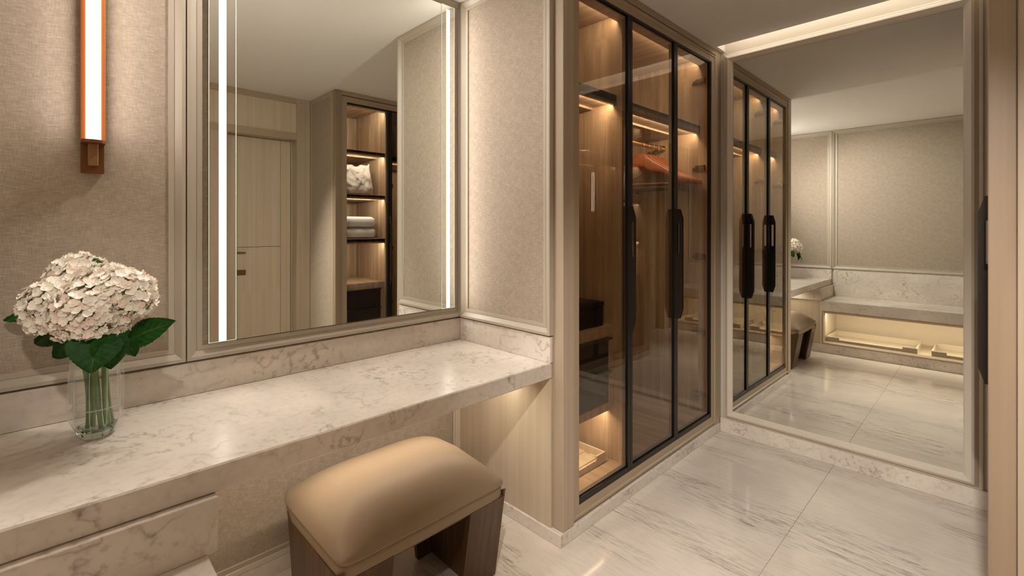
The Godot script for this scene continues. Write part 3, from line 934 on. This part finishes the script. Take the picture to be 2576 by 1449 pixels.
	for z in [0.30, 0.39, 0.48]:
		part(tr, "slat", bx(1.692, 0.150, z, 2.051, 0.158, z + 0.05, 0.001), M.pale)
	hangers()

func hangers() -> void:
	var names := ["nearest the partition", "second from the partition", "third from the partition", "fourth from the partition", "nearest the end of the rail"]
	var first: Node3D = null
	var spots := [2.763, 2.830, 2.893, 2.958, 3.015]
	for i in 5:
		var h: Node3D
		if i == 0:
			h = make_hanger()
			first = h
		else:
			h = first.duplicate()
			h.name = numbered("clothes_hanger")
			add_child(h)
		h.position = Vector3(spots[i], 1.893, 0.36)
		h.rotation.y = deg_to_rad([21.0, 17.0, 13.0, 8.0, 3.0][i])
		tag(h, "amber wooden clothes hanger on the wardrobe rail, " + names[i], "hanger", "wooden hangers on the rail")

# hook at the origin, arms along local z
func make_hanger() -> Node3D:
	var t := thing("clothes_hanger", "", "hanger", Vector3.ZERO)
	var b := MB.new()
	var p := []
	for k in 13:
		var w := deg_to_rad(-30.0 + 210.0 * k / 12.0)
		p.append(Vector3(0, sin(w) * 0.019 - 0.0005, -cos(w) * 0.019))
	p.append(Vector3(0, -0.022, 0.019))
	p.append(Vector3(0, -0.030, 0.012))
	p.append(Vector3(0, -0.034, 0.0))
	p.append(Vector3(0, -0.064, 0.0))
	b.tube(p, 0.0019, 6)
	part(t, "hook", b.mesh(), M.steel)
	b = MB.new()
	# shaped wooden yoke: an arched bar, thick and curved forward towards the ends
	var rows := []
	for k in 33:
		var u := -1.0 + 2.0 * k / 32.0
		var a := absf(u)
		var top := -0.058 - 0.185 * pow(maxf(0.0, (a - 0.07) / 0.93), 0.78)
		var hgt := lerpf(0.092, 0.044, smoothstep(0.05, 0.5, a)) * (1.0 - 0.5 * smoothstep(0.85, 1.0, a))
		var th := lerpf(0.007, 0.019, smoothstep(0.3, 0.9, a)) * (1.0 - 0.75 * smoothstep(0.94, 1.0, a))
		var c := Vector3(-0.030 * a * a, top - hgt * 0.5, 0.296 * u)
		var row := PackedVector3Array()
		for j in 13:
			var w := TAU * j / 12.0
			var sx := signf(cos(w)) * pow(absf(cos(w)), 0.6)
			var sy := signf(sin(w)) * pow(absf(sin(w)), 0.6)
			row.append(c + Vector3(sx * th, sy * hgt * 0.5, 0))
		rows.append(row)
	b.grid(rows, true, true)
	part(t, "yoke", b.mesh(), M.hanger)
	b = MB.new()
	b.tube([Vector3(-0.006, -0.262, -0.185), Vector3(-0.006, -0.262, 0.185)], 0.007, 8)
	var bar := part(t, "trouser_bar", b.mesh(), M.bar)
	b = MB.new()
	b.tube([Vector3(0.008, -0.285, -0.185), Vector3(0.008, -0.285, 0.185)], 0.007, 8)
	part(bar, "clamp_bar", b.mesh(), M.bar)
	for s in [-1.0, 1.0]:
		part(t, "bar_post", bx(-0.012, -0.305, s * 0.178 - 0.007, 0.010, -0.215, s * 0.178 + 0.007, 0.001), M.bar)
	return t

func build_wardrobe_two() -> void:
	var t := thing("wardrobe", "wardrobe opposite the vanity, seen in the mirror, with lit shelves", "wardrobe", Vector3(2.45, 0.055, 2.3))
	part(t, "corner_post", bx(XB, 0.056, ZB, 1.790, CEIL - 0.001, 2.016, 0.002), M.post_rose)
	part(t, "side_panel", bx(XB + 0.002, 0.056, 2.017, 1.775, CEIL - 0.001, 2.658, 0.001), M.pale_post)
	part(t, "end_post", bx(3.125, 0.056, ZB + 0.001, XR - 0.001, CEIL - 0.001, 2.06, 0.001), M.pale_post)
	part(t, "cornice", bx(1.79, 2.478, ZB + 0.002, 3.125, CEIL - 0.001, 2.06, 0.002), M.trim2)
	part(t, "cornice_bead", bx(1.79, 2.471, ZB + 0.014, 3.125, 2.4775, 2.06, 0.001), M.groove)
	part(t, "bottom_rail", bx(1.79, 0.056, ZB + 0.01, 3.125, 0.074, 2.06, 0.001), M.trim2)
	frame(t, "frame_rail", Vector3(3.125, 0.075, ZB + 0.038), Vector3(-1, 0, 0), Vector3(0, 1, 0), 3.125 - 1.79, 2.470 - 0.075, [Vector2(0, 0), Vector2(0, 0.038), Vector2(0.009, 0.038), Vector2(0.013, 0.032), Vector2(0.045, 0.030), Vector2(0.045, 0.0)], M.trim2)
	var x0 := 1.812
	var x1 := 3.05
	var xp := 2.238
	carcass(t, x0, x1, xp, ZB, 2.62, 1.0)
	part(t, "light_strip", bx(x0 + 0.01, 2.424, ZB + 0.086, x1 - 0.01, 2.436, ZB + 0.089, 0.0), M.led)
	area(t, Vector3((x0 + xp) / 2, 2.430, ZB + 0.091), Vector3(0, -0.9, 1), Vector3(1, 0, 0), 0.012, xp - x0 - 0.02, 0.22, WARM2)
	lit_shelf(t, x0, xp, 1.998, 2.036, ZB + 0.075, 2.60, 1.0, 0.16)
	lit_shelf(t, x0, xp, 1.606, 1.644, ZB + 0.075, 2.60, 1.0, 0.14)
	lit_shelf(t, x0, xp, 1.206, 1.249, ZB + 0.075, 2.60, 1.0, 0.14)
	lit_shelf(t, xp + 0.022, x1, 1.960, 2.016, ZB + 0.075, 2.60, 1.0, 0.14)
	var dr := part(t, "drawer_unit", bx(x0, 0.41, ZB + 0.08, xp, 0.450, 2.60, 0.001), M.oak)
	part(dr, "unit_top", bx(x0, 0.797, ZB + 0.08, xp, 0.852, 2.60, 0.001), M.oak)
	part(dr, "unit_side", bx(xp - 0.04, 0.450, ZB + 0.08, xp, 0.797, 2.60, 0.001), M.oak)
	part(dr, "unit_side", bx(x0, 0.450, ZB + 0.08, x0 + 0.036, 0.797, 2.60, 0.001), M.oak)
	for y in [0.452, 0.627]:
		part(dr, "drawer_front", bx(x0 + 0.037, y, ZB + 0.086, xp - 0.041, y + 0.163, 2.55, 0.001), M.smoke)
		part(dr, "drawer_pull", bx(x0 + 0.037, y + 0.163, ZB + 0.06, xp - 0.041, y + 0.169, ZB + 0.10, 0.001), M.black)
	door(t, 1.796, 2.252, 0.118, 2.436, ZB + 0.013, 1.0, true, M.clear_glass, x0)
	door(t, 2.255, 2.666, 0.118, 2.436, ZB + 0.013, 1.0, true, M.bronze_glass, xp + 0.022)
	door(t, 2.669, 3.081, 0.118, 2.436, ZB + 0.013, 1.0, false, M.bronze_glass, x1)
	# folded towels and a cloth bag on the shelves
	for q in [[1.2492, 0.096, 2.185, "lower of the two folded white towels in the second wardrobe"], [1.346, 0.104, 2.178, "upper of the two folded white towels in the second wardrobe"]]:
		towel(q[0], q[1], q[2], q[3])
	laundry_bag()

func towel(y: float, h: float, xr: float, label: String) -> void:
	var t := thing("bath_towel", label, "towel", Vector3(2.02, y, 2.25), "folded towels")
	var x0 := 1.845
	# three folded layers
	for k in 1:
		var b := MB.new()
		var rows := []
		var lo := y + 0.001
		var hh := h - 0.001
		for i in 25:
			var u := float(i) / 24.0
			var row := PackedVector3Array()
			var taper := pow(clampf(1.0 - pow(maxf(u * 2 - 1, 0.0), 14.0), 0.05, 1.0), 0.4)
			for j in 25:
				var w := TAU * j / 24.0
				var sx := signf(cos(w)) * pow(absf(cos(w)), 0.45)
				var sy := signf(sin(w)) * pow(absf(sin(w)), 0.6)
				var wob := 0.003 * sin(u * 17.0 + k * 2.0 + y * 30.0) * (1.0 if sy < 0.9 and sy > -0.9 else 0.3)
				row.append(Vector3(lerpf(x0, xr - 0.006 * k, u), lo + hh * 0.5 + sy * hh * 0.5 * taper, 2.225 + sx * (0.145 + wob) * taper))
			rows.append(row)
		b.grid(rows, false, true)
		for r in [0, 24]:
			var cc := Vector3()
			for j in 24: cc += rows[r][j] / 24.0
			for j in 24:
				if r == 0: b.tri(cc + Vector3(-0.006, 0, 0), rows[r][j], rows[r][j + 1])
				else: b.tri(cc + Vector3(0.008, 0, 0), rows[r][j + 1], rows[r][j])
		part(t, "fold", b.mesh(), M.towel)

func laundry_bag() -> void:
	var t := thing("laundry_bag", "white cloth laundry bag with a dark monogram on the shelf", "bag", Vector3(2.0, 1.646, 2.17))
	var f := FastNoiseLite.new()
	f.seed = 5
	f.frequency = 7.0
	f.fractal_octaves = 3
	var front := func(u: float, v: float, s: float) -> Vector3:
		var e := pow(clampf(1.0 - pow(absf(u * 2 - 1), 4.0), 0, 1), 0.5) * pow(clampf(1.0 - pow(absf(v * 2 - 1), 5.0), 0, 1), 0.5)
		var lean := v * 0.05
		var top := 0.292 - 0.030 * sin(u * PI) * v + 0.008 * sin(u * 19.0) * v
		var z := 2.145 + lean - s * e * (0.060 - 0.025 * v) - s * f.get_noise_2d(u * 0.30, v * 0.28 + s) * 0.034 * e
		return Vector3(lerpf(1.845, 2.172 - 0.012 * v + 0.006 * sin(v * 6.0), u), 1.646 + v * top, z)
	for s in [1.0, -1.0]:
		var rows := []
		for i in 33:
			var row := PackedVector3Array()
			for j in 33: row.append(front.call(j / 32.0, i / 32.0, s))
			rows.append(row)
		var b := MB.new()
		b.grid(rows, s < 0)
		part(t, "front_cloth" if s > 0 else "back_cloth", b.mesh(), M.cloth)
	# gathered hem along the top
	var b := MB.new()
	var p := []
	for k in 25:
		var q: Vector3 = front.call(k / 24.0, 1.0, 1.0)
		p.append(q + Vector3(0, 0.002 * sin(k * 1.9), 0.002 * sin(k * 2.7)))
	b.tube(p, 0.006, 8)
	part(t, "hem", b.mesh(), M.cloth)
	# monogram: a looped letter R drawn in strokes that follow the cloth
	var strokes := [
		[Vector2(-0.006, -0.012), Vector2(-0.006, 0.0), Vector2(-0.006, 0.014)],
		[Vector2(-0.006, 0.014), Vector2(-0.002, 0.0165), Vector2(0.004, 0.016), Vector2(0.010, 0.009), Vector2(0.005, 0.002), Vector2(-0.005, 0.0)],
		[Vector2(0.0, 0.0), Vector2(0.008, -0.008), Vector2(0.018, -0.013), Vector2(0.030, -0.014)],
		[Vector2(-0.024, 0.013), Vector2(-0.014, 0.016), Vector2(-0.012, 0.006), Vector2(-0.013, -0.006), Vector2(-0.017, -0.012), Vector2(-0.023, -0.011)]]
	var em := MB.new()
	for st in strokes:
		var pts := []
		for q in st: pts.append(onto(front, 0.50 + q.x / 0.33, 0.50 + q.y / 0.27))
		em.tube(pts, 0.0016, 6)
	part(t, "monogram", em.mesh(), M.ink)

func onto(front: Callable, u: float, v: float) -> Vector3:
	return front.call(u, v, 1.0) + Vector3(0, 0, -0.0008)

# ------------------------------------------------------------------ stool
func build_stool() -> void:
	var x0 := 0.594
	var x1 := 1.2415
	var z0 := 0.168
	var z1 := 0.684
	var t := thing("vanity_stool", "tan leather vanity stool with dark wooden legs", "stool", Vector3((x0 + x1) / 2, 0, (z0 + z1) / 2))
	var mx := (x0 + x1) / 2
	var mz := (z0 + z1) / 2
	var hx := (x1 - x0) / 2
	var hz := (z1 - z0) / 2
	var yseam := 0.374
	# cushion: rings from the seam to the crown
	var ring := func(k: float, y: float, p: float) -> PackedVector3Array:
		var row := PackedVector3Array()
		for j in 97:
			var w := TAU * j / 96.0
			if sin(w) < 0: p = minf(p, 9.0)
			var cx := signf(cos(w)) * pow(absf(cos(w)), 2.0 / p)
			var cz := signf(sin(w)) * pow(absf(sin(w)), 2.0 / p)
			row.append(Vector3(mx + cx * hx * k, y, mz + cz * hz * k))
		return row
	var rows := []
	for i in 29:
		var a := float(i) / 28.0
		var k := sin(minf(a * 1.02, 1.0) * PI / 2)
		k = 1.0 - a
		var kk := k
		var row := PackedVector3Array()
		for j in 97:
			var w := TAU * j / 96.0
			var p := lerpf(18.0 if sin(w) > 0 else 9.0, 3.2, pow(a, 0.7))
			var cx := signf(cos(w)) * pow(absf(cos(w)), 2.0 / p) * kk
			var cz := signf(sin(w)) * pow(absf(sin(w)), 2.0 / p) * kk
			var ex := pow(clampf(1.0 - pow(absf(cx), 4.0), 0, 1), 0.62)
			var ez := pow(clampf(1.0 - pow(absf(cz), 2.6), 0, 1), 0.75)
			row.append(Vector3(mx + cx * hx, yseam + 0.012 + 0.112 * ex * ez, mz + cz * hz))
		rows.append(row)
	var low := []
	for q in [[0.955, 0.0], [0.985, 0.002], [1.0, 0.008]]:
		low.append(ring.call(q[0], yseam + q[1], 18.0))
	low.append_array(rows)
	var b := MB.new()
	b.grid(low, false, true)
	part(t, "cushion", b.mesh(), M.leather)
	b = MB.new()
	b.grid([ring.call(0.90, yseam - 0.042, 18.0), ring.call(0.965, yseam - 0.041, 18.0), ring.call(0.984, yseam - 0.034, 18.0), ring.call(0.984, yseam - 0.006, 18.0), ring.call(0.96, yseam - 0.0005, 18.0)], false, true)
	part(t, "seat_band", b.mesh(), M.leather)
	b = MB.new()
	var pp := []
	for q in ring.call(0.975, yseam - 0.0015, 18.0): pp.append(q)
	b.tube(pp, 0.0022, 6, false)
	part(t, "piping", b.mesh(), M.leather)
	part(t, "seat_board", bx(x0 + 0.03, yseam - 0.062, z0 + 0.03, x1 - 0.03, yseam - 0.049, z1 - 0.03, 0.002), M.walnut)
	# two end legs: a side panel that narrows downwards, with a flange turned in at the front and back
	var zt0 := 0.255
	var zf0 := 0.325
	var zf1 := 0.622
	for s in [-1.0, 1.0]:
		var xo: float = mx + s * (hx - 0.006)
		var th := 0.10
		var xi: float = xo - s * th
		b = MB.new()
		var O := Vector3(minf(xo, xi), 0, 0)
		b.prism([Vector2(-zf1 + 0.02, 0.008), Vector2(-zf0 - 0.02, 0.008), Vector2(-zt0 - 0.02, yseam - 0.034), Vector2(-z1 + 0.03, yseam - 0.034)], O, Vector3(0, 0, -1), Vector3(0, 1, 0), th)
		var leg := part(t, "leg", b.mesh(), M.walnut)
		# the outer face rises past the seat band as a thin cheek
		b = MB.new()
		b.prism([Vector2(-zf1, 0.008), Vector2(-zf0, 0.008), Vector2(-zt0, yseam - 0.010), Vector2(-zt0 - 0.04, yseam - 0.036), Vector2(-z1 + 0.05, yseam - 0.036), Vector2(-z1 + 0.003, yseam - 0.010)], Vector3(xo - 0.003 if s < 0 else xo - 0.005, 0, 0), Vector3(0, 0, -1), Vector3(0, 1, 0), 0.008)
		part(leg, "cheek", b.mesh(), M.walnut)
		for f in [0, 1]:
			b = MB.new()
			var za := (z1 - 0.004) if f == 0 else zt0
			var zb := zf1 if f == 0 else zf0
			var dd := -0.022 if f == 0 else 0.022
			var xa := minf(xo - s * 0.001, xo - s * 0.165)
			var xb := maxf(xo - s * 0.001, xo - s * 0.165)
			var P := []
			for q in [[xa, yseam - 0.036, za], [xb, yseam - 0.036, za], [xb, 0.008, zb], [xa, 0.008, zb]]: P.append(Vector3(q[0], q[1], q[2]))
			var Q := []
			for q in P: Q.append(q + Vector3(0, 0, dd))
			if f == 0:
				b.quad(P[3], P[2], P[1], P[0])
				b.quad(Q[0], Q[1], Q[2], Q[3])
				for k in 4: b.quad(P[k], P[(k + 1) % 4], Q[(k + 1) % 4], Q[k])
			else:
				b.quad(P[0], P[1], P[2], P[3])
				b.quad(Q[3], Q[2], Q[1], Q[0])
				for k in 4: b.quad(P[(k + 1) % 4], P[k], Q[k], Q[(k + 1) % 4])
			part(leg, "flange", b.mesh(), M.walnut)
		for z in [zf0 + 0.04, zf1 - 0.04]:
			b = MB.new()
			b.tube([Vector3(xo - s * 0.04, 0.0, z), Vector3(xo - s * 0.04, 0.0085, z)], 0.009, 10)
			part(leg, "foot", b.mesh(), M.foot)

# ------------------------------------------------------------------ vase and hydrangeas
func build_flowers() -> void:
	var vc := Vector3(0.100, YK, 0.213)
	var v := thing("glass_vase", "clear faceted glass vase half full of water on the vanity", "vase", vc)
	var sides := 10
	var b := MB.new()
	b.lathe(vc, [Vector2(0.001, 0.0005), Vector2(0.0350, 0.0005), Vector2(0.0380, 0.006), Vector2(0.0574, 0.052), Vector2(0.0593, 0.075), Vector2(0.0600, 0.15), Vector2(0.0555, 0.22), Vector2(0.0502, 0.255), Vector2(0.0498, 0.258), Vector2(0.0475, 0.258)], sides, true)
	part(v, "outer_wall", b.mesh(), M.vase_glass)
	b = MB.new()
	b.lathe(vc, [Vector2(0.0475, 0.258), Vector2(0.0524, 0.22), Vector2(0.0566, 0.15), Vector2(0.0559, 0.075), Vector2(0.0532, 0.052), Vector2(0.0350, 0.020), Vector2(0.001, 0.018)], sides, true)
	part(v, "inner_wall", b.mesh(), M.vase_glass)
	b = MB.new()
	b.lathe(vc, [Vector2(0.0005, 0.0015), Vector2(0.034, 0.0015), Vector2(0.0375, 0.0065), Vector2(0.047, 0.030), Vector2(0.044, 0.030), Vector2(0.033, 0.020), Vector2(0.0005, 0.017)], sides, true)
	part(v, "thick_foot", b.mesh(), M.thick_glass)
	for k in sides:
		var w := TAU * k / sides
		b = MB.new()
		var pth := []
		for q in [Vector2(0.0380, 0.006), Vector2(0.0574, 0.052), Vector2(0.0593, 0.075), Vector2(0.0600, 0.15), Vector2(0.0555, 0.22), Vector2(0.0502, 0.255)]:
			pth.append(vc + Vector3(cos(w) * (q.x - 0.0008), q.y, -sin(w) * (q.x - 0.0008)))
		b.tube(pth, 0.0011, 5)
		part(v, "facet_edge", b.mesh(), M.edge_glass)
	b = MB.new()
	b.lathe(vc, [Vector2(0.0547, 0.0835), Vector2(0.0556, 0.085), Vector2(0.0304, 0.0838), Vector2(0.001, 0.0838)], sides, true)
	var wt := part(v, "water", b.mesh(), M.water)
	b = MB.new()
	var ring := []
	for k in sides + 1: ring.append(vc + Vector3(cos(TAU * k / sides) * 0.0552, 0.084, -sin(TAU * k / sides) * 0.0552))
	b.tube(ring, 0.0012, 5, false)
	part(wt, "water_edge", b.mesh(), M.edge_glass)
	# flower heads: centre, radii, spot where the stem stands in the vase
	var heads := [
		[Vector3(0.034, 1.133, 0.192), 0.087, "left, turned to the wall lamp", Vector3(-0.019, 0.022, -0.015)],
		[Vector3(0.082, 1.130, 0.335), 0.084, "front and centre, over the big leaf", Vector3(0.008, 0.022, 0.022)],
		[Vector3(0.068, 1.200, 0.150), 0.072, "highest of the bunch, at the back", Vector3(-0.008, 0.022, -0.025)],
		[Vector3(0.145, 1.165, 0.342), 0.072, "right, nearest the mirror", Vector3(0.026, 0.022, 0.010)],
		[Vector3(0.125, 1.172, 0.215), 0.074, "back right, behind the small top leaf", Vector3(0.022, 0.022, -0.019)]]
	var kinds := []
	for k in 6: kinds.append(floret(k))
	var buds := MB.new()
	for hi in heads.size():
		var hd = heads[hi]
		var c: Vector3 = hd[0]
		var r: float = hd[1]
		var t := thing("hydrangea", "white hydrangea head in the glass vase, " + hd[2], "flower", c, "hydrangeas in the vase")
		# stem: from under the head through the neck to the bottom of the vase
		var foot: Vector3 = vc + hd[3]
		var neck: Vector3 = vc + Vector3(hd[3].x * -0.25, 0.20, hd[3].z * -0.25) + Vector3((hi - 2) * 0.006, 0, (hi % 3 - 1) * 0.007)
		var path := []
		for k in 13:
			var u := k / 12.0
			var a := foot.lerp(neck, u)
			var q := neck.lerp(c - Vector3(0, r * 0.3, 0), u)
			path.append(a.lerp(q, u))
		b = MB.new()
		b.tube(path, 0.0052, 8)
		part(t, "stem", b.mesh(), M.stem)
		path = []
		for k in 13:
			var u := k / 12.0
			var a := (foot + Vector3(-hd[3].z * 0.7, 0.012 * (hi % 2), hd[3].x * 0.7)).lerp(neck + Vector3(0.006, 0, -0.004), u)
			path.append(a.lerp((neck + Vector3(0.006, 0, -0.004)).lerp(c - Vector3(0, r * 0.4, 0), u), u))
		b = MB.new()
		b.tube(path, 0.0034, 7)
		part(t, "stem", b.mesh(), M.stem)
		b = MB.new()
		var core := []
		for i in 11:
			var th := PI * i / 10.0
			core.append(Vector2(maxf(sin(th) * r * 0.84, 0.0005), -cos(th) * r * 0.80))
		b.lathe(c, core, 20)
		part(t, "flower_core", b.mesh(), M.core)
		var n := int(330 * pow(r / 0.09, 1.6))
		for i in n:
			var y := 1.0 - 2.0 * (i + 0.5) / n
			if y < -0.72: continue
			var ph := i * 2.399963
			var dir := Vector3(sqrt(1 - y * y) * cos(ph), y, sqrt(1 - y * y) * sin(ph))
			var at := c + Vector3(dir.x * r, dir.y * r * 0.95, dir.z * r) * (0.91 + rng.randf() * 0.14)
			# leave out florets buried in a neighbouring head, or behind the wall
			var inside := at.z < 0.034
			for hj in heads.size():
				if hj != hi and ((at - heads[hj][0]) * Vector3(1, 1.05, 1)).length() < heads[hj][1] * 0.88: inside = true
			if inside: continue
			var o := MeshInstance3D.new()
			o.name = "floret"
			o.mesh = kinds[rng.randi() % 6]
			o.set_surface_override_material(0, M.petal if rng.randf() < 0.72 else M.petal2)
			t.add_child(o, true)
			var nn := (dir + Vector3(rng.randf() - 0.5, rng.randf() - 0.5, rng.randf() - 0.5) * 1.25).normalized()
			var xx := nn.cross(Vector3(0.3, 1, 0.2)).normalized()
			var bs := Basis(xx, nn, xx.cross(nn)).rotated(nn, rng.randf() * TAU).scaled(Vector3.ONE * (0.62 + rng.randf() * 0.32))
			o.transform = Transform3D(bs, at - c)
	# leaves: base, tip, width, bend; each belongs to the nearest flower
	var lv := [
		[Vector3(0.092, 1.075, 0.375), Vector3(0.076, 0.995, 0.425), 0.115, Vector3(-0.15, 0.30, 0.95), "hydrangea", 1],
		[Vector3(0.112, 1.080, 0.385), Vector3(0.119, 0.988, 0.400), 0.085, Vector3(0.25, 0.15, 0.95), "hydrangea", 1],
		[Vector3(0.158, 1.040, 0.320), Vector3(0.246, 1.096, 0.392), 0.078, Vector3(-0.25, 0.55, 0.8), "hydrangea", 3],
		[Vector3(0.045, 1.062, 0.215), Vector3(-0.036, 1.040, 0.100), 0.066, Vector3(-0.1, 0.45, 0.9), "hydrangea", 0],
		[Vector3(0.060, 1.060, 0.245), Vector3(0.004, 0.990, 0.170), 0.066, Vector3(-0.2, 0.3, 0.9), "hydrangea", 0],
		[Vector3(0.150, 1.058, 0.262), Vector3(0.184, 0.982, 0.262), 0.060, Vector3(0.3, 0.1, 0.9), "hydrangea", 3],
		[Vector3(-0.030, 1.108, 0.095), Vector3(-0.092, 1.096, 0.040), 0.045, Vector3(0.1, 0.6, 0.8), "hydrangea", 0],
		[Vector3(0.108, 1.218, 0.205), Vector3(0.096, 1.264, 0.190), 0.040, Vector3(0.2, 0.2, 0.95), "hydrangea", 4]]
	for q in lv:
		var hd := get_node("hydrangea" if q[5] == 0 else "hydrangea_%03d" % q[5])
		part(hd, "leaf", leaf(q[0], q[1], q[2], q[3]), M.leaf)

func floret(k: int) -> ArrayMesh:
	var r := RandomNumberGenerator.new()
	r.seed = 100 + k
	var b := MB.new()
	for p in 4:
		var a := TAU * p / 4.0 + (r.randf() - 0.5) * 0.35
		var len := 0.0155 * (0.9 + r.randf() * 0.25)
		var wid := 0.0092 * (0.9 + r.randf() * 0.3)
		var cup := 0.4 + r.randf() * 1.0
		var rows := []
		for i in 5:
			var u := i / 4.0
			var row := PackedVector3Array()
			var ww := wid * sqrt(clampf(1.0 - pow(u * 1.75 - 0.85, 2.0), 0.02, 1.0))
			for j in 5:
				var s := j / 2.0 - 1.0
				var y := u * u * 0.006 * cup + s * s * 0.0022 - 0.001 * sin(u * 6.0 + s * 3.0 + k) * u
				row.append(Vector3(u * len, y + p % 2 * 0.0008, s * ww).rotated(Vector3.UP, a))
			rows.append(row)
		b.grid(rows, true)
	return b.mesh()

func leaf(base: Vector3, tip: Vector3, width: float, up: Vector3) -> ArrayMesh:
	var ax := tip - base
	var L := ax.length()
	ax /= L
	var n := (up - ax * up.dot(ax)).normalized()
	var sd := ax.cross(n)
	var b := MB.new()
	var rows := []
	for i in 29:
		var u := i / 28.0
		var w := width * 0.5 * pow(sin(pow(u, 0.72) * PI), 0.75) if u > 0.0 and u < 1.0 else 0.0006
		w *= 1.0 + 0.10 * (fposmod(u * 14.0, 1.0) - 0.5)
		var row := PackedVector3Array()
		for j in 9:
			var s := j / 4.0 - 1.0
			var rib := fposmod((u - absf(s) * 0.28) * 7.0, 1.0)
			var h := 0.20 * absf(s) * w - 0.10 * L * u * u + 0.0008 * sin(rib * TAU) * absf(s) + 0.03 * L * sin(u * 5.0 + s * 2.0)
			row.append(base + ax * (u * L - absf(s) * w * 0.10) + sd * s * w + n * h)
		rows.append(row)
	b.grid(rows)
	return b.mesh()
